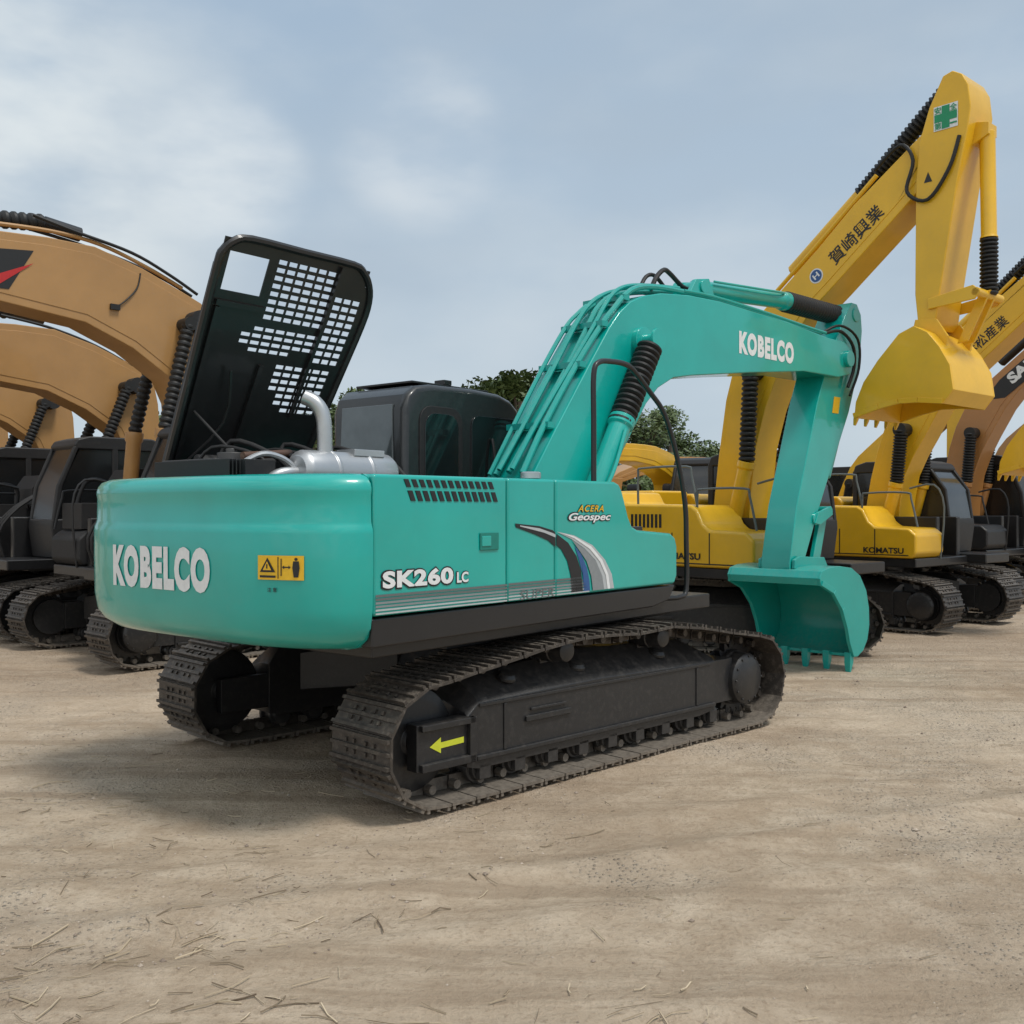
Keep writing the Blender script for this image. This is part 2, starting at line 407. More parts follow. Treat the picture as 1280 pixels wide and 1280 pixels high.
def hbox(f0,f1,q0,q1,n0,n1):
    b.loft([[H(warp(f0,q0),q0,n0),H(warp(f1,q0),q0,n0),H(warp(f1,q1),q1,n0),H(warp(f0,q1),q1,n0)],[H(warp(f0,q0),q0,n1),H(warp(f1,q0),q0,n1),H(warp(f1,q1),q1,n1),H(warp(f0,q1),q1,n1)]])
def htube(pts,r): b.tube([H(warp(p[0],p[1]),p[1],p[2] if len(p)>2 else 0) for p in pts],r,8,3)
htube([(-2.33,0),(-2.34,.9),(-2.35,1.62),(-2.335,1.74),(-2.27,1.82),(-2.15,1.86),(-1.7,1.86),(-1.25,1.86),(-1.13,1.82),(-1.04,1.73),(-.99,1.60),(-.985,1.4),(-.99,.9),(-1.0,0)],.03)
hbox(-2.355,-2.33,.0,1.64,0,.05)
hbox(-2.3,-1.06,.02,.06,-.05,0); hbox(-2.3,-1.9,1.36,1.40,-.025,0); hbox(-1.355,-1.325,.56,1.82,-.03,0)
hbox(-2.3,-2.26,.06,1.35,-.03,0); hbox(-1.8,-1.76,.1,.96,-.03,0)
htube([(-2.25,.1,-.04),(-2.0,.5,-.08),(-2.05,.9,-.05)],.012)
hood=b.done("engine_hood",BLACK,main,0,UL,UR)
b=MB(); b.tube([H(-2.25,.55,-.03),(-2.15,.5,2.15)],.010,8,1); b.done("hood_strut",BLACKM,hood,0)

# --- counterweight
def cw_out(phi): 
    s=math.sin(phi); m=1.34*math.copysign(abs(s)**(2/3.2),s); f=-2.62-.50*abs(math.cos(phi))**.95
    return f,m
cwp=[(1.055,.42),(1.058,.22),(1.08,.12),(1.13,.055),(1.19,.02),(1.30,.004),(1.50,.0),(1.72,.0),(1.745,.003),(1.765,.011),(1.785,.016),(1.93,.018),(1.955,.014),(1.975,.014),(2.005,.022),(2.035,.042),(2.055,.085)]
def cinset(z):
    for (a,i),(c,j) in zip(cwp,cwp[1:]):
        if a<=z<=c: return i+(j-i)*(z-a)/(c-a)
    return .1
def cw_pt(f,m,i): return (-2.0+(f+2.0)*(1-i/1.1),m*(1-i/1.36))
def cw_ring(z,i):
    pts=[(-2.2,1.34)]; N=56
    for k in range(N+1): pts.append(cw_out(math.pi/2-math.pi*k/N))
    r=[]
    for n,(f,m) in enumerate(pts):
        x,y=cw_pt(f,m,i)
        if n==0: x=-2.2
        r.append((x,y,z))
    r[-1]=(-2.665,r[-1][1]*.99,z)
    r[-2]=(min(r[-2][0],-2.668),r[-2][1],z)
    return r
b=MB(); b.loft([cw_ring(z,i) for z,i in cwp])
cw=b.done("counterweight",TEAL,main,0,UL,UR,ang=50)
def CWF(off):
    def fn(m,z):
        s=max(-.999,min(.999,m/1.34)); ph=math.asin(math.copysign(abs(s)**(3.2/2),s))
        f,mm=cw_out(ph); x,y=cw_pt(f,mm,cinset(z))
        f2,m2=cw_out(ph+.01); t=Vector((f2-f,m2-mm,0)).normalized(); nn=Vector((-t.y,t.x,0)); 
        if nn.x>0: nn=-nn
        return (x+nn.x*off,y+nn.y*off,z)
    return fn
g=CWF(.006); g2=CWF(.009); g3=CWF(.012)
text("KOBELCO",lambda u,z:g(-u,z),WHITE,cw,(-.61,.46,1.37,1.635),.060,0,1.16)
def cwpatch(u0,u1,z0,z1,mat,fn,name="warning_sticker"):
    b=MB(); n=8
    top=[b.bm.verts.new(fn(-(u0+(u1-u0)*i/n),z1)) for i in range(n+1)]; bot=[b.bm.verts.new(fn(-(u0+(u1-u0)*i/n),z0)) for i in range(n+1)]
    for i in range(n): b.face([bot[i],bot[i+1],top[i+1],top[i]])
    return b.done(name,mat,cw)
Q=.05
cwpatch(.79+Q,1.06+Q,1.468,1.602,DYEL,g)
cwpatch(.917+Q,.922+Q,1.475,1.595,DBLACK,g2,"sticker_print")
u0=.805+Q
flatpoly([(u0,1.51),(u0+.098,1.51),(u0+.049,1.59)],lambda u,z:g2(-u,z),DBLACK,cw,"sticker_print")
flatpoly([(u0+.022,1.521),(u0+.076,1.521),(u0+.049,1.57)],lambda u,z:g3(-u,z),DYEL,cw,"sticker_print")
cwpatch(u0+.045,u0+.053,1.53,1.555,DBLACK,CWF(.014),"sticker_print")
cwpatch(u0,u0+.1,1.48,1.492,DBLACK,g2,"sticker_print")
v0=.935+Q
cwpatch(v0,v0+.006,1.49,1.585,DBLACK,g2,"sticker_print")
cwpatch(v0+.015,v0+.045,1.535,1.542,DBLACK,g2,"sticker_print")
flatpoly([(v0+.008,1.5385),(v0+.02,1.528),(v0+.02,1.549)],lambda u,z:g2(-u,z),DBLACK,cw,"sticker_print")
flatpoly([(v0+.057,1.5385),(v0+.045,1.528),(v0+.045,1.549)],lambda u,z:g2(-u,z),DBLACK,cw,"sticker_print")
flatpoly([(v0+.085+.009*math.cos(a*.7854),1.583+.009*math.sin(a*.7854)) for a in range(8)],lambda u,z:g2(-u,z),DBLACK,cw,"sticker_print")
flatpoly([(v0+.070,1.572),(v0+.100,1.572),(v0+.104,1.535),(v0+.097,1.535),(v0+.097,1.484),(v0+.088,1.484),(v0+.086,1.53),(v0+.084,1.53),(v0+.082,1.484),(v0+.073,1.484),(v0+.073,1.535),(v0+.066,1.535)],lambda u,z:g2(-u,z),DBLACK,cw,"sticker_print")
text("注 意",lambda u,z:g(-u,z),DBLACK,cw,(.90,.96,1.40,1.425),.01,0)
b=MB()
b.tube([(-.31,-1.2,2.04),(-.31,-1.2,2.5),(-.31,-1.2,2.86),(-.24,-1.2,2.96),(-.05,-1.2,2.985),(.12,-1.2,2.985),(.24,-1.2,2.95),(.45,-1.22,2.80),(.64,-1.25,2.62),(.80,-1.28,2.25),(.88,-1.3,1.9),(.90,-1.3,1.6),(.90,-1.3,1.2),(.80,-1.3,1.14),(.6,-1.28,1.14)],.021,12)
b.done("handrail",BLACK,main,0,UL,UR)
b=MB(); b.lathe((-.75,-.95,2.05),(-.75,-.95,2.13),[(0,.05),(.3,.05),(.4,.075),(.9,.075),(1,.06)],20); b.done("fuel_cap",SILVER,main,0,UL,UR)
# --- cab
b=MB(); b.prism([(-.6,1.2),(1.07,1.2),(1.13,1.7),(1.08,2.35),(1.0,2.66),(.93,2.80),(.82,2.88),(.65,2.925),(.3,2.94),(-.25,2.93),(-.45,2.90),(-.55,2.82),(-.59,2.70)],.5,1.4)
cab=b.done("cab",CABM,main,.06,UL,UR,seg=4)
def rrect(x0,x1,z0,z1,r):
    o=[]
    for cx,cz,a0 in ((x1-r,z1-r,0),(x0+r,z1-r,90),(x0+r,z0+r,180),(x1-r,z0+r,270)):
        for k in range(5):
            a=R(a0+k*22.5); o.append((cx+r*math.cos(a),cz+r*math.sin(a)))
    return o
b=MB(); b.prism(rrect(-.42,.12,1.5,2.74,.14),.488,.52); b.done("window_frame",BLACKM,cab,.005)
b=MB(); b.prism(rrect(-.36,.06,1.56,2.68,.12),.482,.5); b.done("window",GLASS,cab,.003)
b=MB(); b.prism(rrect(.24,.92,1.6,2.70,.1),.486,.52); b.done("window",GLASS,cab,.003)
b=MB(); b.loft([[(-.612,.62,2.12),(-.612,1.28,2.12),(-.600,1.26,2.74),(-.600,.64,2.74)],[(-.56,.62,2.12),(-.56,1.28,2.12),(-.55,1.26,2.74),(-.55,.64,2.74)]]); b.done("window",GLASSL,cab,.004)
b=MB(); b.box(-.4,.6,.6,1.3,2.935,2.955); b.box(.0,.10,.6,.72,2.955,3.0)
b.tube([(.5,.47,1.5),(.5,.44,1.8),(.5,.44,2.3),(.5,.47,2.5)],.015,8)
b.done("cab_trim",BLACK,cab,.006)

# --- boom group
BL=Vector((.06,8.56,0))-C; BR=R(45.5)
boomp=[(-.22,1.75),(-.13,2.12),(.17,2.54),(.58,3.09),(.88,3.48),(1.02,3.63),(1.18,3.75),(1.36,3.83),(1.65,3.90),(2.1,3.95),(2.65,3.97),(4.0,3.94),(4.94,3.88),(5.35,3.88),(5.55,3.80),(5.60,3.66),(5.5,3.50),(5.2,3.44),(4.37,3.43),(3.2,3.30),(2.15,3.17),(1.85,3.12),(1.6,3.0),(1.42,2.84),(1.25,2.62),(1.05,2.36),(.80,2.0),(.35,1.66),(0,1.6)]
b=MB(); b.prism(boomp,-.27,.27)
boom=b.done("boom",TEAL,main,.012,BL,BR)
def inset_poly(P,d):
    n=len(P); o=[]
    ar=sum(P[i][0]*P[(i+1)%n][1]-P[(i+1)%n][0]*P[i][1] for i in range(n)); sg=1 if ar>0 else -1
    for i in range(n):
        a=Vector(P[i-1]);c=Vector(P[(i+1)%n]); t=(c-a).normalized(); nn=Vector((-t.y,t.x))*sg
        o.append((P[i][0]+nn.x*d,P[i][1]+nn.y*d))
    return o
b=MB(); b.lathe((1.32,-.49,3.40),(1.32,.49,3.40),[(0,.10),(.03,.10),(.035,.06),(.16,.06),(.165,.13),(.835,.13),(.84,.06),(.965,.06),(.97,.10),(1,.10)],24); b.done("pivot_pin",TEAL,boom,.004)
b=MB(); b.cyl((5.42,-.32,3.68),(5.42,.32,3.68),.10,22); b.done("pivot_pin",TEAL,boom,.006)
b=MB(); bp=[(2.25,3.95),(2.42,4.18),(2.65,4.22),(2.75,4.05),(2.95,3.95)]
b.prism(bp,-.14,-.09); b.prism(bp,.09,.14); b.cyl((2.55,-.16,4.12),(2.55,.16,4.12),.07,18)
b.done("boom_bracket",TEAL,boom,.006)
def off(p0,p1,p2,d):
    t=Vector((p2[0]-p0[0],0,p2[1]-p0[1])).normalized(); n=Vector((-t.z,0,t.x)); return (p1[0]+n.x*d,p1[1]+n.z*d)
top=[(-.13,2.12),(.17,2.54),(.58,3.09),(.88,3.48),(1.02,3.63),(1.18,3.75),(1.36,3.83),(1.65,3.90),(2.1,3.95)]
b=MB()
for k,(y,d) in enumerate(((-.21,.06),(-.15,.10),(-.06,.06),(.02,.11),(.10,.06),(.19,.07))):
    pts=[]
    for i in range(len(top)):
        q=off(top[max(i-1,0)],top[i],top[min(i+1,len(top)-1)],d+.02*math.sin(i*1.3+k)); pts.append((q[0],y+.012*math.sin(i+k*2),q[1]))
    b.tube(pts,.021 if k%2 else .027,8,4)
for y in (-.21,-.14): b.tube([(2.1,y,4.0),(2.6,y,4.02),(3.6,y,4.0),(4.6,y,3.96),(5.0,y,3.95)],.018,8,3)
for i in (1,2,3,5):
    q=off(top[i-1],top[i],top[i+1],.04); b.box(q[0]-.05,q[0]+.03,-.25,.24,q[1]-.02,q[1]+.03)
b.done("hydraulic_pipe",TEALD,boom,.0)
for pts,r in (([(1.72,-.10,3.98),(1.80,-.10,4.10),(1.95,-.08,4.20),(2.1,-.05,4.19),(2.35,-.03,4.10),(2.60,-.0,4.11)],.024),
    ([(1.72,.05,3.98),(1.85,.06,4.14),(2.0,.06,4.17),(2.2,.06,4.05)],.02),
    ([(5.0,-.21,3.95),(5.3,-.25,4.0),(5.55,-.28,3.85),(5.62,-.26,3.6),(5.5,-.24,3.35)],.02),
    ([(5.0,-.14,3.95),(5.35,-.22,4.08),(5.70,-.27,3.95),(5.75,-.26,3.6),(5.55,-.24,3.25)],.016)):
    b=MB(); b.tube(pts,r,10); b.done("hydraulic_hose",RUBBER,boom)
FB=lambda x,z:(x,-.2735,z)
text("KOBELCO",FB,WHITE,boom,(3.00,4.13,3.48,3.72),.060,0,1.16)
for s in (-1,1):
    y=.40*s
    b=MB(); b.lathe((.42,y,1.85),(.90,y,2.66),[(0,.08),(.05,.10),(.9,.10),(.92,.12),(1,.12)],22)
    b.tube([(.45,y-.12,1.95),(.62,y-.13,2.2),(.80,y-.11,2.55)],.018,8)
    c=b.done("boom_cylinder",TEAL,boom,.004)
    b=MB(); b.bellows((.86,y,2.60),(1.30,y,3.34),.12,15); b.done("rubber_boot",RUBBER,c)
b=MB(); b.lathe((2.55,0,4.13),(4.45,0,4.27),[(0,.06),(.02,.09),(.93,.09),(.94,.108),(1,.108)],24)
b.tube([(2.8,-.1,4.22),(3.4,-.11,4.26),(4.1,-.11,4.31),(4.3,-.06,4.34)],.014,8)
c=b.done("arm_cylinder",TEAL,boom,.004)
b=MB(); b.bellows((4.42,0,4.265),(5.72,0,4.28),.122,22,20); b.done("rubber_boot",RUBBER,c)
armp=[(5.62,4.33),(5.72,4.42),(5.86,4.42),(5.97,4.30),(6.0,4.1),(5.95,3.8),(5.83,3.45),(5.64,3.05),(5.22,2.4),(4.84,1.80),(4.57,1.32),(4.49,1.12),(4.41,1.04),(4.29,1.03),(4.21,1.10),(4.20,1.25),(4.36,1.9),(4.64,2.6),(4.84,3.1),(5.04,3.5),(5.28,3.85),(5.45,4.1)]
b=MB(); b.prism(armp,-.185,.185); b.cyl((5.82,-.2,4.28),(5.82,.2,4.28),.09,22); b.cyl((4.35,-.22,1.22),(4.35,.22,1.22),.09,22)
b.cyl((5.42,-.26,3.68),(5.42,.26,3.68),.12,22); b.cyl((4.78,-.21,1.75),(4.78,.21,1.75),.07,20)
arm=b.done("arm",TEAL,main,.012,BL,BR)
flatpoly([(5.20,3.02),(5.36,3.02),(5.41,3.22),(5.25,3.22)],lambda x,z:(x,-.1885,z),DYEL,arm,"warning_sticker")
b=MB(); b.lathe((5.90,0,3.35),(5.34,0,2.25),[(0,.05),(.02,.085),(.98,.085),(1,.05)],20); b.cyl((5.34,0,2.25),(5.10,0,1.85),.045,14); b.done("bucket_cylinder",TEAL,arm,.004)
b=MB()
for y in (-.222,.19): b.prism([(4.73,1.70),(4.80,1.83),(5.12,1.90),(5.16,1.80),(4.85,1.68)],y,y+.03)
for y in (-.14,.10): b.prism([(5.02,1.82),(5.12,1.90),(5.18,1.80),(4.95,1.14),(4.83,1.12),(4.79,1.19)],y,y+.05)
b.cyl((5.10,-.22,1.84),(5.10,.22,1.84),.06,18)
b.done("bucket_linkage",TEAL,arm,.006)
def bucket_build(mat,parent,loc,rot,outer,front,W,teeth,tooth_dir,thick=.035,ts=1.0,tl=1.0):
    n=len(outer); inner=[]
    cen=Vector((sum(p[0] for p in outer)/n,sum(p[1] for p in outer)/n))
    for i in range(n):
        a=outer[max(i-1,0)];c=outer[min(i+1,n-1)]
        t=Vector((c[0]-a[0],c[1]-a[1])).normalized(); nn=Vector((t.y,-t.x))
        if (cen-Vector(outer[i])).dot(nn)<0: nn=-nn
        inner.append((outer[i][0]+nn.x*thick,outer[i][1]+nn.y*thick))
    b=MB(); y0,y1=-W/2+.031,W/2-.031
    b.loft([[(o[0],y0,o[1]),(o[0],y1,o[1]),(q[0],y1,q[1]),(q[0],y0,q[1])] for o,q in zip(outer,inner)])
    bk=b.done("bucket",mat,parent,.006,loc,rot,ang=40)
    for s in (-1,1):
        b=MB(); b.prism(list(outer)+list(front),min(s*W/2,s*(W/2-.03)),max(s*W/2,s*(W/2-.03)))
        fr=[outer[-1]]+list(front)+[outer[0]]
        for p,q in zip(fr,fr[1:]):
            p=Vector(p);q=Vector(q); d=(q-p).normalized(); nn=Vector((d.y,-d.x))
            if (cen-p).dot(nn)<0: nn=-nn
            b.prism([tuple(p),tuple(q),tuple(q+nn*.06),tuple(p+nn*.06)],min(s*(W/2),s*(W/2+.014)),max(s*(W/2),s*(W/2+.014)))
        b.done("bucket_side",mat,bk,.005,ang=40)
    L=Vector(outer[-1]); td=Vector(tooth_dir).normalized(); pn=Vector((-td.y,td.x))
    for i in range(teeth):
        y=-W/2+.05+(W-.10)*i/(teeth-1)
        b=MB(); p=L-td*.05
        def sec(c,h,w): 
            return [(c.x+pn.x*h,y-w,c.y+pn.y*h),(c.x+pn.x*h,y+w,c.y+pn.y*h),(c.x-pn.x*h,y+w,c.y-pn.y*h),(c.x-pn.x*h,y-w,c.y-pn.y*h)]
        b.loft([sec(p,.05*ts,.045*ts),sec(p+td*.12*ts*tl,.045*ts,.042*ts),sec(p+td*.25*ts*tl,.012,.028*ts)])
        b.done("tooth",mat,bk,.006)
    return bk
bout=[(4.16,1.02),(4.13,1.10),(4.18,1.18),(4.34,1.21),(4.60,1.22),(4.88,1.19),(5.10,1.09),(5.26,.91),(5.33,.70),(5.34,.50),(5.29,.33),(5.18,.21),(5.04,.155),(4.92,.16)]
bfr=[(4.82,.33),(4.76,.50),(4.64,.72),(4.43,.92)]
bk=bucket_build(TEALD,main,BL,BR,bout,bfr,1.18,5,(-.10,-1),ts=.9,tl=1.12)
b=MB()
for y in (-.235,.195): b.prism([(4.22,1.19),(4.23,1.29),(4.35,1.33),(4.65,1.31),(4.92,1.30),(5.0,1.20),(4.95,1.14),(4.3,1.19)],y,y+.04)
b.done("bucket_bracket",TEALD,bk,.008)

# ================================================================== BACKGROUND MACHINES
def bolt_text(body,mat,parent,cx,cz,w,h,ang,y,bold=.01):
    ca,sa=math.cos(ang),math.sin(ang)
    return text(body,lambda u,v:((cx+(u*ca-v*sa)),y,cz+(u*sa+v*ca)),mat,parent,(-w/2,w/2,-h/2,h/2),bold)
def digger(loc,heading,label,col,boomP,armP,buckP,bcyl,acyl,hg=1.2,body=None,group="excavators parked in the yard",bucket_teeth=(-.6,-1),cabz=2.95,buckcyl=None,darkbody=False,boomw=.26,armw=.295,rightbox=False,cf=0.0,br=.11,urot=0,uloc=(0,0,0)):
    e=empty("excavator",loc,R(heading),label,"excavator",group)
    undercarriage(e,Vector(uloc),R(urot),hg)
    body=body or col
    b=MB(); b.box(-2.3,1.6,-1.3,1.3,.98,1.12); b.box(-2.3,1.5,-.42,-.3,1.1,1.75); b.box(-2.3,1.5,.3,.42,1.1,1.75); b.box(-.5,1.9,.45,1.35,1.0,1.15); b.done("upper_frame",BLACK,e,.02)
    b=MB(); b.prism([(-2.1,1.12),(1.55,1.12),(1.62,1.2),(1.62,1.48),(1.5,1.58),(.95,1.60),(.85,1.68),(.75,1.86),(.65,1.92),(-.5,1.94),(-.6,2.1),(-2.1,2.12)],-1.34,-.42); sp=b.done("side_panel",body,e,.04)
    b=MB()
    for x in (-.55,.35,.95): b.box(x,x+.015,-1.344,-1.335,1.16,1.56)
    b.box(-.5,1.5,-1.343,-1.335,1.16,1.175)
    for k in range(8): b.box(-.35+k*.07,-.31+k*.07,-1.344,-1.335,1.62,1.8)
    b.done("panel_seam",DBLACK,sp)
    b=MB(); b.prism([(-2.1,1.12),(-.6,1.12),(-.6,2.0),(-.7,2.1),(-2.1,2.12)],.42,1.34); b.box(-2.1,-.75,-.41,.41,1.2,2.14); b.done("engine_hood",body,e,.04)
    b=MB(); out=[(-2.1,1.36),(-2.5,1.32),(-2.75,1.05),(-2.85,.5),(-2.87,0),(-2.85,-.5),(-2.75,-1.05),(-2.5,-1.32),(-2.1,-1.36)]
    b.prismz(out,1.08,2.1); b.done("counterweight",body if darkbody else col,e,.06,seg=3)
    xf=1.55-cf
    b=MB()
    b.prism([(-.45,1.15),(xf,1.15),(xf+.06,1.6),(xf+.05,1.72),(-.45,1.80)],.48,1.4)
    b.prism([(-.45,cabz-.2),(-.4,cabz-.06),(-.2,cabz),(xf-.5,cabz),(xf-.32,cabz-.05),(xf-.26,cabz-.14),(xf-.3,cabz-.2)],.48,1.4)
    for y0 in (.48,1.33):
        b.prism([(-.45,1.75),(-.35,1.75),(-.35,cabz-.15),(-.45,cabz-.15)],y0,y0+.07)
        b.prism([(.32,1.75),(.42,1.75),(.42,cabz-.15),(.32,cabz-.15)],y0,y0+.07)
        b.prism([(xf-.03,1.68),(xf+.05,1.68),(xf-.02,2.2),(xf-.27,cabz-.15),(xf-.35,cabz-.15),(xf-.1,2.2)],y0,y0+.07)
    cb=b.done("cab",GREY,e,.025,seg=2)
    GM=GLASSD if darkbody else GLASSB
    for y0 in (.50,1.36):
        for pts in ([(-.35,1.8),(.32,1.78),(.32,cabz-.2),(-.35,cabz-.2)],[(.42,1.78),(xf-.03,1.7),(xf-.1,2.2),(xf-.35,cabz-.2),(.42,cabz-.2)]):
            b=MB(); b.prism(pts,y0,y0+.015); b.done("window",GM,cb)
    b=MB(); b.loft([[(xf+.03,.55,1.7),(xf+.03,1.33,1.7),(xf+.01,1.33,1.7),(xf+.01,.55,1.7)],[(xf-.05,.55,2.2),(xf-.05,1.33,2.2),(xf-.07,1.33,2.2),(xf-.07,.55,2.2)],[(xf-.30,.55,cabz-.18),(xf-.30,1.33,cabz-.18),(xf-.32,1.33,cabz-.18),(xf-.32,.55,cabz-.18)]]); b.done("window",GM,cb)
    b=MB()
    for x0,x1,z in ((-.3,.6,1.9),(.7,1.5,1.6)):
        b.tube([(x0,-1.25,z),(x0,-1.25,z+.45),(x0+.08,-1.25,z+.52),(x1-.08,-1.25,z+.52),(x1,-1.25,z+.42),(x1+.1,-1.25,z)],.016,8,3)
    b.tube([(1.6,-.5,1.1),(1.66,-.5,1.9),(1.5,-.5,2.25),(1.1,-.5,2.2)],.016,8,3)
    b.done("handrail",GREY if darkbody else DGREY,e)
    if rightbox:
        b=MB(); b.prism([(-.4,1.94),(.9,1.94),(.9,2.2),(.75,2.42),(-.4,2.45)],-1.30,-.5); b.box(.95,1.5,-1.25,-.6,1.6,1.95); b.cyl((.2,-.8,2.4),(.2,-.8,2.7),.09,16); b.box(-.2,.1,-1.2,-.9,2.45,2.58)
        for k in range(6): b.box(-.3+k*.09,-.25+k*.09,-1.32,-1.29,2.0,2.35)
        b.tube([(1.0,-.9,1.9),(1.0,-.9,2.2),(1.3,-.9,2.25),(1.45,-.9,1.9)],.03,8)
        for k in range(3):
            b.tube([(1.5,-.15+.12*k,1.1),(1.6,-.15+.12*k,1.5),(1.3,-.12+.1*k,1.9),(.8,-.1+.08*k,2.2)],.022,8,3)
        b.done("tool_box",BLACKM,e,.02)
    b=MB(); b.prism(boomP,-boomw,boomw)
    bm=b.done("boom",col,e,.014)
    b=MB(); b.prism(inset_poly(boomP,.10),-boomw-.008,boomw+.008)
    b.done("boom_plate",col,bm,.006)
    for s in (-1,1):
        (p0,p1,p2)=bcyl
        b=MB(); b.lathe((p0[0],s*.44,p0[1]),(p1[0],s*.44,p1[1]),[(0,.08),(.03,.10),(.92,.10),(.94,.12),(1,.12)],18)
        c=b.done("boom_cylinder",col,bm,.004)
        b=MB(); b.bellows((p1[0],s*.44,p1[1]),(p2[0],s*.44,p2[1]),br,18,16); b.cyl((p2[0],s*.28,p2[1]),(p2[0],s*.52,p2[1]),br,18); b.done("rubber_boot",RUBBER,c)
    if acyl:
        (p0,p1,p2)=acyl
        b=MB(); b.lathe((p0[0],0,p0[1]),(p1[0],0,p1[1]),[(0,.06),(.02,.09),(1,.09)],18); c=b.done("arm_cylinder",col if not darkbody else BLACK,bm,.004)
        b=MB(); b.bellows((p1[0],0,p1[1]),(p2[0],0,p2[1]),.11,26,16); b.done("rubber_boot",RUBBER,c)
    am=None
    if armP:
        b=MB(); b.prism(armP,-armw,armw); am=b.done("arm",col,e,.014)
        if buckcyl:
            (p0,p1,p2)=buckcyl
            b=MB(); b.lathe((p0[0],0,p0[1]),(p1[0],0,p1[1]),[(0,.05),(.02,.085),(.97,.085),(1,.10)],18); b.prism([(p0[0]-.18,p0[1]-.18),(p0[0]+.06,p0[1]-.07),(p0[0]+.06,p0[1]+.06),(p0[0]-.20,p0[1]+.12)],-.11,.11); c=b.done("bucket_cylinder",col,am,.004)
            b=MB(); b.bellows((p1[0],0,p1[1]),(p2[0],0,p2[1]),.10,14,16); b.done("rubber_boot",RUBBER,c)
    if buckP:
        a=Vector(buckP[-1]); z=Vector(buckP[0]); m_=Vector((sum(p[0] for p in buckP)/len(buckP),sum(p[1] for p in buckP)/len(buckP)))
        fr=[tuple((a.lerp(z,t)).lerp(m_,.18*math.sin(t*math.pi))) for t in (.25,.5,.75)]
        bucket_build(col,e,None,None,buckP,fr,1.1,5,bucket_teeth,ts=.55)
    return e,bm,am,None,sp

RboomP=[(.15,1.27),(.20,1.8),(.30,2.6),(.42,3.36),(.55,3.8),(.75,4.20),(.95,4.45),(1.19,4.65),(1.84,5.18),(2.33,5.62),(3.15,6.22),(3.45,6.45),(3.55,6.45),(3.62,6.3),(3.58,6.05),(3.40,5.82),(2.95,5.42),(2.0,4.62),(1.75,4.42),(1.5,4.1),(1.22,3.6),(1.05,3.2),(.90,2.68),(.82,2.0),(.78,1.27)]
RarmP=[(3.46,6.84),(3.57,6.87),(3.68,6.80),(3.75,6.66),(3.78,6.40),(3.74,6.14),(3.64,5.67),(3.42,4.32),(3.38,4.05),(3.32,3.97),(3.22,3.99),(3.16,4.09),(3.13,4.38),(3.14,5.71),(3.18,6.15),(3.30,6.52)]
RbuckP=[(3.58,3.05),(3.70,3.20),(3.66,3.48),(3.54,3.70),(3.40,3.88),(3.24,3.97),(3.06,3.90),(2.80,3.62),(2.62,3.38),(2.52,3.15),(2.50,2.96)]
bcyl=((.55,1.2),(.89,2.5),(.95,3.69))
acyl=((1.3,5.00),(2.28,5.80),(3.40,6.80))
bucyl=((3.84,6.18),(3.86,4.95),(3.86,4.30))
def rlink(am,bm,dz=0):
    b=MB()
    Z=lambda P:[(x,z+dz) for x,z in P]
    for y in (-.33,.30): b.prism(Z([(3.30,4.18),(3.30,4.30),(3.82,4.38),(3.90,4.30),(3.84,4.22)]),y,y+.03)
    for y in (-.10,.07): b.prism(Z([(3.80,4.34),(3.92,4.34),(3.66,3.80),(3.54,3.78)]),y,y+.04)
    for y in (-.33,.29): b.prism(Z([(3.1,3.88),(3.15,4.08),(3.40,4.06),(3.54,3.84),(3.5,3.66)]),y,y+.04)
    b.cyl((3.85,-.33,4.3+dz),(3.85,.33,4.3+dz),.05,14)
    b.done("bucket_linkage",YEL,am,.006)
    b=MB(); b.tube([(2.6,-.25,5.98+dz),(2.95,-.3,6.18+dz),(3.12,-.32,5.95+dz),(3.05,-.33,5.6+dz),(3.3,-.33,5.45+dz),(3.55,-.33,5.75+dz),(3.66,-.31,6.1+dz)],.022,8); b.done("hydraulic_hose",RUBBER,bm)
    b=MB(); b.tube([(1.2,-.2,4.75+dz),(1.9,-.2,5.33+dz),(2.6,-.2,5.93+dz)],.03,8); b.done("hydraulic_pipe",YEL,bm)
S=-.272
e,bm,am,bk,sp=digger((2.85,14.4,0),-48,"yellow crawler excavator with boom raised high and bucket curled",YEL,RboomP,RarmP,RbuckP,bcyl,acyl,1.1,None,bucket_teeth=(-.25,-1),buckcyl=bucyl,cabz=2.7,cf=.45,urot=40,uloc=(-.08,.07,0))
rlink(am,bm)
bolt_text("賀崎興業",DBLACK,bm,2.36,5.24,.84,.20,R(38),S,.012)
b=MB(); b.cyl((1.82,S,4.83),(1.82,S+.003,4.83),.095,24); b.done("logo",WHITE,bm)
b=MB(); b.cyl((1.82,S-.004,4.83),(1.82,S-.001,4.83),.078,24); b.done("logo",DBLUE,bm)
bolt_text("H",WHITE,bm,1.82,4.83,.085,.075,R(38),S-.007,.03)
X0,Z0=3.36,6.22
A=-.300
b=MB(); b.box(X0,X0+.28,A-.004,A,Z0,Z0+.28); sg=b.done("sign",WHITE,am)
b=MB(); b.box(X0+.095,X0+.185,A-.009,A-.006,Z0+.01,Z0+.27); b.box(X0+.01,X0+.095,A-.009,A-.006,Z0+.095,Z0+.185); b.box(X0+.185,X0+.27,A-.009,A-.006,Z0+.095,Z0+.185); b.done("cross",DGREEN,sg)
for ch,x,z in (("安",.05,.23),("全",.23,.23),("第",.05,.05),("一",.23,.05)):
    bolt_text(ch,DGREEN,sg,X0+x,Z0+z,.08,.08 if ch!="一" else .018,0,A-.011,.015)
flatpoly([(3.24,5.66),(3.34,5.66),(3.29,5.78)],lambda x,z:(x,-.298,z),DBLACK,am,"warning_sticker")
bolt_text("KOMATSU",DBLACK,sp,.48,1.26,.68,.085,0,-1.348,.03)
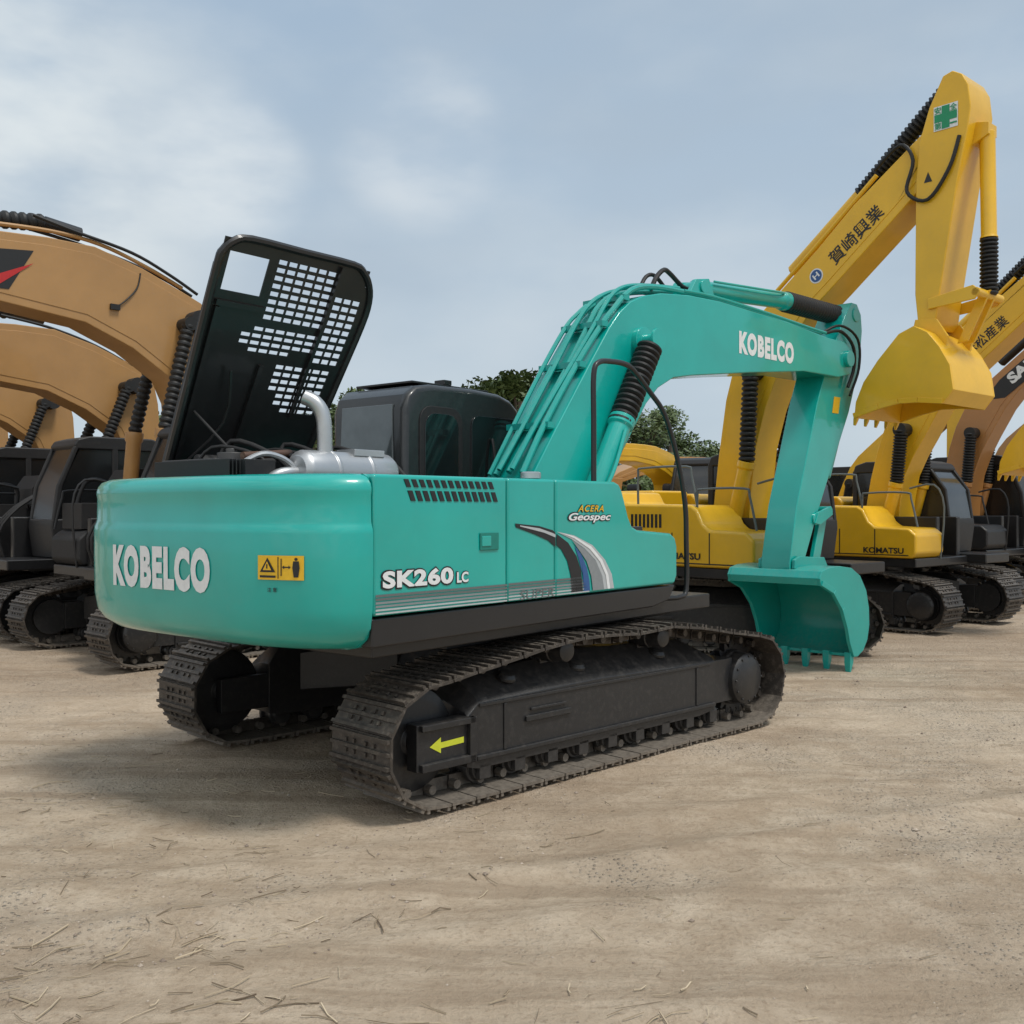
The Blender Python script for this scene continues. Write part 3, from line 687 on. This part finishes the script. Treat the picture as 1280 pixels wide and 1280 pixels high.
sh=lambda P,dz:[(x,z+dz*min(1,max(0,(z-2.0)/1.5))) for x,z in P]
e,bm,am,bk,sp=digger((5.98,17.3,0),-48,"yellow crawler excavator with raised boom lettered in black characters",YEL,sh(RboomP,-.58),[(x,z-.58) for x,z in RarmP],[(x,z-.58) for x,z in RbuckP],((.55,1.2),(.85,2.3),(.93,3.15)),((1.3,4.42),(2.28,5.22),(3.40,6.22)),1.1,bucket_teeth=(-.25,-1),buckcyl=((3.84,5.60),(3.86,4.37),(3.86,3.72)),cabz=2.7,cf=.3)
rlink(am,bm,-.58)
bolt_text("㈲赤松産業",DBLACK,bm,2.12,4.45,.96,.19,R(38),S,.012)
bolt_text("KOMATSU",DBLACK,sp,1.10,1.235,.66,.09,0,-1.348,.03)
e,bm,am,bk,sp=digger((8.6,20.6,0),-48,"orange-brown crawler excavator with dark body and raised boom",ORG,sh(RboomP,-.30),[(x,z-.30) for x,z in RarmP],None,((.55,1.2),(.85,2.4),(.93,3.35)),((1.3,4.7),(2.28,5.5),(3.40,6.5)),1.1,body=GREY,darkbody=True)
flatpoly([(1.10,3.98),(1.50,4.00),(2.42,4.72),(2.38,5.02),(1.9,4.75),(1.4,4.35)],lambda x,z:(x,S,z),DBLACK,bm)
bolt_text("SANY",WHITE,bm,1.93,4.60,.90,.22,R(38),S-.004,.05)
digger((12.0,24.0,0),-48,"yellow crawler excavator parked at the end of the row",YEL,sh(RboomP,-.8),[(x,z-.8) for x,z in RarmP],None,((.55,1.2),(.8,2.3),(.9,3.0)),None,1.1)
digger((10.2,30.0,0),-48,"ochre crawler excavator with low boom behind the yellow ones",OCH,sh(RboomP,-1.0),[(x,z-1.0) for x,z in RarmP],None,((.55,1.2),(.75,2.1),(.85,2.7)),None,1.1,body=BLACKM,darkbody=True)
digger((14.2,31.5,0),-48,"ochre crawler excavator with low boom behind the yellow ones",OCH,sh(RboomP,-1.2),[(x,z-1.2) for x,z in RarmP],None,((.55,1.2),(.75,2.1),(.85,2.6)),None,1.1,body=BLACKM,darkbody=True)
digger((17.5,35.0,0),-48,"yellow crawler excavator in the back row of the yard",YEL,sh(RboomP,-1.2),[(x,z-1.2) for x,z in RarmP],None,((.55,1.2),(.75,2.0),(.85,2.5)),None,1.1)
digger((7.9,25.3,0),-48,"yellow crawler excavator in the back row of the yard",YEL,sh(RboomP,-1.3),[(x,z-1.3) for x,z in RarmP],None,((.55,1.2),(.75,2.0),(.85,2.5)),None,1.1)
digger((12.6,27.6,0),-48,"ochre crawler excavator squeezed between yellow ones",OCH,sh(RboomP,-.7),[(x,z-.7) for x,z in RarmP],None,((.55,1.2),(.8,2.2),(.9,3.0)),None,1.1,body=BLACKM,darkbody=True)
LboomP=[(5.9,3.7),(5.6,4.05),(4.6,4.75),(3.6,5.05),(2.81,5.12),(2.26,5.15),(1.68,5.14),(1.06,4.97),(.51,4.75),(.25,4.64),(.08,4.47),(.0,4.1),(-.05,3.3),(-.15,1.7),(.45,1.6),(.50,2.6),(.56,3.3),(.70,3.60),(1.20,3.93),(1.80,4.18),(2.81,4.30),(3.8,4.2),(4.8,3.9),(5.6,3.45)]
LarmP=[(5.5,4.3),(5.9,4.3),(6.15,3.7),(6.1,1.2),(5.8,1.1),(5.65,3.2)]
LbuckP=[(5.5,.8),(5.55,1.1),(5.9,1.2),(6.3,1.05),(6.45,.7),(6.35,.4),(6.2,.2)]
low=[(x,z if z<1.8 else 1.75+(z-1.75)*.42) for x,z in LboomP]
digger((6.2,27.0,0),225,"ochre crawler excavator with lowered boom standing behind the yellow ones",OCH,low,[(x,z*.6) for x,z in LarmP],None,((1.0,1.2),(1.2,1.9),(1.3,2.3)),None,1.1,body=BLACKM,darkbody=True)
digger((3.6,22.5,0),240,"yellow crawler excavator with lowered boom half hidden by others",YEL,low,[(x,z*.6) for x,z in LarmP],None,((1.0,1.2),(1.2,1.9),(1.3,2.3)),None,1.1)
lb=((1.0,1.2),(.85,2.9),(.52,4.30))
la=((1.75,5.32),(2.2,5.38),(4.8,5.1))
e,bm,am,tb,sp=digger((-4.2,14.0,0),225,"ochre crawler excavator with black body and arched boom",OCH,LboomP,LarmP,LbuckP,lb,la,1.3,body=BLACKM,darkbody=True,boomw=.27,armw=.22,rightbox=True,cf=.3,br=.09)
flatpoly([(2.42,4.95),(3.4,4.85),(3.4,4.42),(2.7,4.45)],lambda x,z:(x,.284,z),DBLACK,bm)
flatpoly([(2.42,4.80),(2.9,4.42),(3.3,4.40),(2.8,4.62)],lambda x,z:(x,.288,z),DRED,bm)
b=MB(); b.tube([(2.4,.2,5.40),(1.9,.25,5.28),(1.2,.25,5.15),(.7,.26,4.95),(.3,.26,4.75)],.022,8); b.done("hydraulic_hose",RUBBER,bm)
b=MB(); b.tube([(2.6,.0,5.30),(1.9,.0,5.22),(1.2,.05,5.08),(.7,.1,4.92),(.3,.1,4.75)],.022,8); b.done("hydraulic_hose",RUBBER,bm)
b=MB(); b.tube([(3.0,.22,5.20),(2.2,.22,5.24),(1.6,.22,5.19),(1.0,.22,5.01),(.5,.22,4.81)],.026,8); b.done("hydraulic_pipe",OCH,bm)
b=MB(); b.tube([(1.42,.29,4.42),(1.3,.30,4.52),(1.15,.29,4.70),(1.1,.28,4.9)],.010,6); b.box(1.38,1.50,.27,.32,4.38,4.45); b.done("grease_line",RUBBER,bm)
b=MB(); b.cyl((.36,.26,4.36),(.36,.50,4.36),.14,20); b.done("pivot_pin",BLACKM,bm)
for k,(lx,ly) in enumerate(((-6.7,16.5),(-9.2,19.0),(-11.8,21.7))):
    BP=[(x+(-.85 if z>2.5 else -.45),z-.48 if z>2.5 else z) for x,z in LboomP]
    e,bm,am,bk,sp=digger((lx,ly,0),225,"ochre crawler excavator with black body and arched boom",OCH,BP,[(x-.85,z-.48) for x,z in LarmP],None,((.5,1.2),(.2,2.7),(-.25,3.85)),((.9,4.84),(1.35,4.90),(3.9,4.64)),1.3,body=BLACKM,darkbody=True,boomw=.27,armw=.22,rightbox=True,cf=.3,br=.09)
    b=MB(); b.cyl((-.40,.26,3.88),(-.40,.50,3.88),.13,20); b.done("pivot_pin",BLACKM,bm)
    b=MB(); b.tube([(1.6,.2,4.79),(.9,.22,4.69),(.2,.24,4.49),(-.4,.25,4.22)],.022,8); b.done("hydraulic_hose",RUBBER,bm)

# ================================================================== SHED + TREES
RED=paint("red_roof",(.35,.06,.04),.6,.3); WALL=paint("white_wall",(.6,.6,.57),.7,.3)
sd=empty("shed",(31.0,62,0),R(12),"small white shed with a red pitched roof","shed")
b=MB(); b.box(-4,4,-2.5,2.5,0,2.6); b.done("wall",WALL,sd,.02)
b=MB(); b.loft([[(-4.3,-2.9,2.6),(-4.3,2.9,2.6),(-4.3,0,3.9)],[(4.3,-2.9,2.6),(4.3,2.9,2.6),(4.3,0,3.9)]]); b.done("roof",RED,sd)
b=MB(); b.box(-3,-2,-2.53,-2.45,0,2.1); b.done("door",GREY,sd)
for x in (-.8,1.4):
    b=MB(); b.box(x,x+1.2,-2.53,-2.45,1.0,2.0); b.done("window",GLASSB,sd)
leafm,nt,bs=new_mat("leaves"); co=objco(nt)
gi=nt.nodes.new("ShaderNodeNewGeometry")
c=mixnode(nt,ramp(nt,noisen(nt,.9,3,.6,co),.35,.65),(.045,.075,.020),(.105,.15,.045))
c=mixnode(nt,mth(nt,'MULTIPLY',gi.outputs["Random Per Island"],.8),c,(.07,.105,.03))
nt.links.new(c,bs.inputs["Base Color"]); bs.inputs["Roughness"].default_value=.6
bark=paint("bark",(.09,.07,.05),.8,.4,(.15,.13,.1),0)
def leafcloud(centers,n,size,rnd):
    vs=[];fs=[]
    for _ in range(n):
        c,r=rnd.choice(centers)
        d=Vector((rnd.gauss(0,1),rnd.gauss(0,1),rnd.gauss(0,1))).normalized()*r*(rnd.random()**.45)
        p=Vector(c)+Vector((d.x,d.y,d.z*.8))
        a=Vector((rnd.gauss(0,1),rnd.gauss(0,1),rnd.gauss(0,.6))).normalized(); q=a.orthogonal().normalized()
        s=size*rnd.uniform(.6,1.4)
        k=len(vs); vs+=[p-a*s,p+q*s*.5,p+a*s,p-q*s*.5]; fs.append((k,k+1,k+2,k+3))
    return vs,fs
def tree_meshes(seed,h):
    rnd=random.Random(seed); cs=[]
    b=MB(); b.tube([(0,0,-.2),(.1,.05,h*.25),(.0,.1,h*.5),(.1,0,h*.8)],h*.022,8,3)
    for i in range(18):
        a=rnd.uniform(0,6.28); z=h*rnd.uniform(.30,.92); rr=h*.36*(1-abs(z/h-.55)*1.2)*rnd.uniform(.4,1.1)
        c=(rr*math.cos(a),rr*math.sin(a),z); cs.append((c,h*rnd.uniform(.09,.17)))
        b.tube([(0,0,h*.3+(z-h*.3)*.4),(c[0]*.5,c[1]*.5,z-h*.08),c],h*.008,6,2)
    tm=b.mesh("trunk",bark)
    vs,fs=leafcloud(cs,10000,h*.016,rnd); me=bpy.data.meshes.new("crown"); me.from_pydata(vs,[],fs); me.materials.append(leafm)
    return tm,me
TM=[tree_meshes(s,9.0) for s in (1,2,3)]
for i,(x,y,s) in enumerate([(-1.2,52,1.03),(1.6,55,.98),(-8.5,56,.98),(-5.0,60,1.0),(4.0,50,.80),(6.3,49,.76),(8.5,54,.74),(-12,62,.9),(-16,66,.9),(11.5,62,.65),(-21,70,.9),(-27,74,1.0),(-3.2,57,1.0),(.4,50,1.0)]):
    e=empty("tree",(x,y,0),i*1.3,"leafy green broadleaf tree standing behind the yard","tree","trees behind the yard"); e.scale=(s,s,s)
    tm,cm=TM[i%3]; place("trunk",tm,e); place("crown",cm,e)
rnd=random.Random(9); cs=[]
for i in range(150):
    a=-70+140*i/149; d=130+rnd.uniform(-8,8); cs.append(((d*math.sin(R(a)),d*math.cos(R(a)),rnd.uniform(.5,3.0)),rnd.uniform(2.2,4.0)))
vs,fs=leafcloud(cs,26000,.4,rnd); me=bpy.data.meshes.new("far_wood"); me.from_pydata(vs,[],fs); me.materials.append(leafm)
o=place("far_wood",me,None); o["kind"]="stuff"; o["label"]="low dark line of far-off trees"; o["category"]="trees"

# ================================================================== GROUND
def axis(lo,hi,step,far):
    a=[];x=lo
    while x<=hi: a.append(x); x+=step
    s=step;x=hi
    while x<far: s*=1.35; x+=s; a.append(x)
    s=step;x=lo;pre=[]
    while x>-far: s*=1.35; x-=s; pre.append(x)
    return pre[::-1]+a
def gz(x,y):
    if not(-12<x<14 and -2<y<20): return -.012
    u=(x*math.cos(R(24))+y*math.sin(R(24))); v=(-x*math.sin(R(24))+y*math.cos(R(24)))+.25*math.sin(u*.35)
    rut=0
    for c0 in (2.3,3.05,4.6,1.0,5.2):
        gs=math.exp(-((v-c0)/.17)**2)
        rut-=.028*gs*(.6+.4*noise.noise(Vector((u*.8,c0,0))))+.007*gs*math.sin(u*34)
        rut+=.014*math.exp(-((abs(v-c0)-.30)/.09)**2)
    return noise.noise(Vector((x*.5,y*.5,0)))*.02+noise.noise(Vector((x*1.7,y*1.7,3)))*.016+noise.noise(Vector((x*5,y*5,7)))*.010-.012+rut*(1 if y<7 else .3)
xs=axis(-9,9,.06,500); ys=axis(.8,12,.06,700)
vs=[(x,y,gz(x,y)) for y in ys for x in xs];fs=[]
W=len(xs)
for j in range(len(ys)-1):
    for i in range(W-1): k=j*W+i; fs.append((k,k+1,k+1+W,k+W))
me=bpy.data.meshes.new("ground"); me.from_pydata(vs,[],fs)
for p in me.polygons: p.use_smooth=True
gm,nt,bs=new_mat("dirt"); gg=nt.nodes.new("ShaderNodeNewGeometry"); P=gg.outputs["Position"]
nA=noisen(nt,.35,5,.6,P,.6); nB=noisen(nt,3.0,6,.65,P); nC=noisen(nt,28,6,.75,P)
c=mixnode(nt,ramp(nt,nA,.38,.62),(.45,.342,.240),(.57,.455,.335))
c=mixnode(nt,ramp(nt,nB,.42,.66),c,(.64,.52,.39))
c=mixnode(nt,mth(nt,'MULTIPLY',ramp(nt,nC,.50,.72),.85),c,(.33,.24,.165))
vo=nt.nodes.new("ShaderNodeTexVoronoi"); vo.inputs["Scale"].default_value=34; nt.links.new(P,vo.inputs["Vector"])
vs1=ramp(nt,vo.outputs["Distance"],.14,.34,(1,1,1),(0,0,0))
sp_=nt.nodes.new("ShaderNodeSeparateXYZ"); nt.links.new(P,sp_.inputs[0])
far=nt.nodes.new("ShaderNodeMapRange"); nt.links.new(sp_.outputs[1],far.inputs[0]); far.inputs[1].default_value=6; far.inputs[2].default_value=13; far.inputs[3].default_value=-.02; far.inputs[4].default_value=.10
patch=ramp(nt,mth(nt,'ADD',noisen(nt,.55,5,.65,P),far.outputs[0]),.47,.62)
mk=mth(nt,'MULTIPLY',vs1,patch)
vb=nt.nodes.new("ShaderNodeRGBToBW"); nt.links.new(vo.outputs["Color"],vb.inputs[0])
stonec=ramp(nt,vb.outputs[0],.2,.8,(.24,.20,.165),(.64,.57,.48))
c=mixnode(nt,mth(nt,'MULTIPLY',mk,.85),c,stonec)
c=mixnode(nt,mth(nt,'MULTIPLY',patch,.28),c,(.43,.375,.31))
mp=nt.nodes.new("ShaderNodeMapping"); nt.links.new(P,mp.inputs[0]); mp.inputs["Rotation"].default_value=(0,0,R(-24)); mp.inputs["Scale"].default_value=(.10,1.3,1)
nE=noisen(nt,1.6,6,.7,mp.outputs[0],.3)
c=mixnode(nt,mth(nt,'MULTIPLY',ramp(nt,nE,.49,.61),.62),c,(.35,.262,.182))
dk=ramp(nt,noisen(nt,.22,3,.5,P,.2),.50,.62)
c=mixnode(nt,mth(nt,'MULTIPLY',dk,.35),c,(.32,.23,.155))
nt.links.new(c,bs.inputs["Base Color"]); bs.inputs["Roughness"].default_value=.95; bs.inputs["Specular IOR Level"].default_value=.15
h=mth(nt,'ADD',mth(nt,'ADD',nC,mth(nt,'MULTIPLY',nB,1.6)),mth(nt,'MULTIPLY',mk,.8))
bump(nt,bs,h,.85,.04)
me.materials.append(gm); o=place("ground",me,None); o["kind"]="structure"
rnd=random.Random(5); vs=[];fs=[]
oct_f=((0,2,4),(2,1,4),(1,3,4),(3,0,4),(2,0,5),(1,2,5),(3,1,5),(0,3,5))
for _ in range(11000):
    y=2.0+rnd.random()**1.2*16; x=rnd.uniform(-.62,.62)*y
    if noise.noise(Vector((x*.4,y*.4,11)))<.05 and rnd.random()<.88: continue
    r=rnd.uniform(.003,.008)*(1+(rnd.random()**8)*1.8)
    k=len(vs); z0=gz(x,y)
    for dx,dy,dz in ((1,0,0),(-1,0,0),(0,1,0),(0,-1,0),(0,0,.7),(0,0,-.7)):
        vs.append((x+dx*r*rnd.uniform(.6,1.3),y+dy*r*rnd.uniform(.6,1.3),z0+dz*r+r*.2))
    fs+=[tuple(k+i for i in f) for f in oct_f]
me=bpy.data.meshes.new("gravel"); me.from_pydata(vs,[],fs)
sm,nt,bs=new_mat("stone"); gi=nt.nodes.new("ShaderNodeNewGeometry")
nt.links.new(ramp(nt,gi.outputs["Random Per Island"],0,1,(.20,.155,.12),(.47,.39,.31)),bs.inputs["Base Color"]); bs.inputs["Roughness"].default_value=.85
me.materials.append(sm); o=place("gravel",me,None); o["kind"]="stuff"; o["label"]="small loose stones scattered over the dirt"; o["category"]="gravel"
b=MB()
def straw(x,y,L,a,w):
    t=Vector((math.cos(a),math.sin(a),0))
    n=Vector((-t.y,t.x,0)); p=Vector((x,y,0)); pts=[p,p+t*L*.5+n*L*rnd.uniform(-.12,.12),p+t*L]
    for q in pts: q.z=gz(q.x,q.y)+rnd.uniform(.003,.014)
    b.tube(pts,w,4,1)
for _ in range(420):
    y=2.1+rnd.random()**1.5*6; x=rnd.uniform(-.56,.5)*y
    if rnd.random()<.65: x=-abs(x)
    straw(x,y,rnd.uniform(.02,.13)*(1+(rnd.random()<.15)*1.3),rnd.gauss(.4,.9),rnd.uniform(.0012,.0035))
for cx,cy in ((-1.2,2.9),(-1.0,3.6),(-.9,2.5),(-1.5,3.4),(.35,3.6),(-1.35,4.3),(-1.9,4.0)):
    for _ in range(22): straw(cx+rnd.gauss(0,.26),cy+rnd.gauss(0,.2),rnd.uniform(.03,.22),rnd.gauss(.3,.7),rnd.uniform(.0012,.004))
stm,nt,bs=new_mat("straw"); gi=nt.nodes.new("ShaderNodeNewGeometry")
nt.links.new(ramp(nt,gi.outputs["Random Per Island"],0,1,(.12,.085,.055),(.60,.49,.34)),bs.inputs["Base Color"]); bs.inputs["Roughness"].default_value=.8
o=b.done("straw_litter",stm,None); o["kind"]="stuff"; o["label"]="dry straw and twigs lying on the dirt"; o["category"]="straw"

# ================================================================== LIGHT / WORLD
sun_dir=Vector((.40,-.28,1.0)).normalized()
el=math.asin(sun_dir.z); az=math.atan2(sun_dir.x,sun_dir.y)
L=bpy.data.lights.new("sun",'SUN'); L.energy=2.4; L.angle=R(14); L.color=(1,.965,.90)
lo=bpy.data.objects.new("sun",L); coll.objects.link(lo); lo.rotation_euler=sun_dir.to_track_quat('Z','Y').to_euler()
w=bpy.data.worlds.new("World"); scene.world=w; w.use_nodes=True; nt=w.node_tree
bg=nt.nodes["Background"]; sky=nt.nodes.new("ShaderNodeTexSky"); sky.sky_type='NISHITA'; sky.sun_disc=False
sky.sun_elevation=el; sky.sun_rotation=az%(2*math.pi); sky.air_density=1.2; sky.dust_density=2.0; sky.ozone_density=1.2
tc=nt.nodes.new("ShaderNodeTexCoord"); G=tc.outputs["Generated"]
mp=nt.nodes.new("ShaderNodeMapping"); nt.links.new(G,mp.inputs[0]); mp.inputs["Scale"].default_value=(1,1,2.2); mp.inputs["Location"].default_value=(.3,.1,.2)
n1=noisen(nt,1.5,3,.4,mp.outputs[0],.0)
n2=noisen(nt,4.2,5,.5,mp.outputs[0],.0)
n3=noisen(nt,2.4,4,.5,mp.outputs[0],.0)
sx=nt.nodes.new("ShaderNodeSeparateXYZ"); nt.links.new(G,sx.inputs[0])
veil=ramp(nt,sx.outputs[2],0.0,.50,(3.75,4.35,4.80),(2.35,3.15,4.10))
c=mixnode(nt,ramp(nt,n1,.30,.70,(.88,.88,.88),(.98,.98,.98),True),sky.outputs[0],veil)
c=mixnode(nt,ramp(nt,n2,.40,.70,(0,0,0),(.45,.45,.45),True),c,(4.0,4.5,4.9))
c=mixnode(nt,ramp(nt,n3,.42,.66,(0,0,0),(.55,.55,.55),True),c,(2.75,3.35,4.0))
c=mixnode(nt,ramp(nt,n3,.28,.46,(.40,.40,.40),(0,0,0),True),c,(4.5,4.9,5.2))
def glow(d,lo_,hi_,col,amt):
    global c
    v=Vector(d).normalized(); dt=nt.nodes.new("ShaderNodeVectorMath"); dt.operation='DOT_PRODUCT'
    nt.links.new(G,dt.inputs[0]); dt.inputs[1].default_value=v
    r=nt.nodes.new("ShaderNodeMapRange"); r.interpolation_type='SMOOTHSTEP'; nt.links.new(dt.outputs["Value"],r.inputs[0]); r.inputs[1].default_value=lo_; r.inputs[2].default_value=hi_
    f=mth(nt,'MULTIPLY',mth(nt,'MULTIPLY',r.outputs[0],ramp(nt,n2,.38,.64,(.15,.15,.15),(1,1,1),True)),amt)
    c=mixnode(nt,f,c,col)
glow((-.56,1,.32),.962,.999,(5.6,5.9,5.9),.7)
glow((-.28,1,.335),.9965,.9999,(5.5,5.8,5.9),.65)
glow((-.09,1,.36),.996,.9999,(5.1,5.4,5.6),.6)
glow((-.35,-.75,.9),.2,.95,(8.2,8.2,8.0),.9)
nt.links.new(c,bg.inputs[0]); bg.inputs[1].default_value=.15
cam=bpy.data.cameras.new("camera"); co_=bpy.data.objects.new("camera",cam); coll.objects.link(co_)
cam.sensor_width=36; cam.lens=35.58; cam.clip_end=2000; cam.clip_start=.05
co_.location=(0,0,1.85); co_.rotation_euler=(R(90-.09),0,0); scene.camera=co_
scene.view_settings.view_transform='Standard'; scene.view_settings.look='None'; scene.view_settings.exposure=0
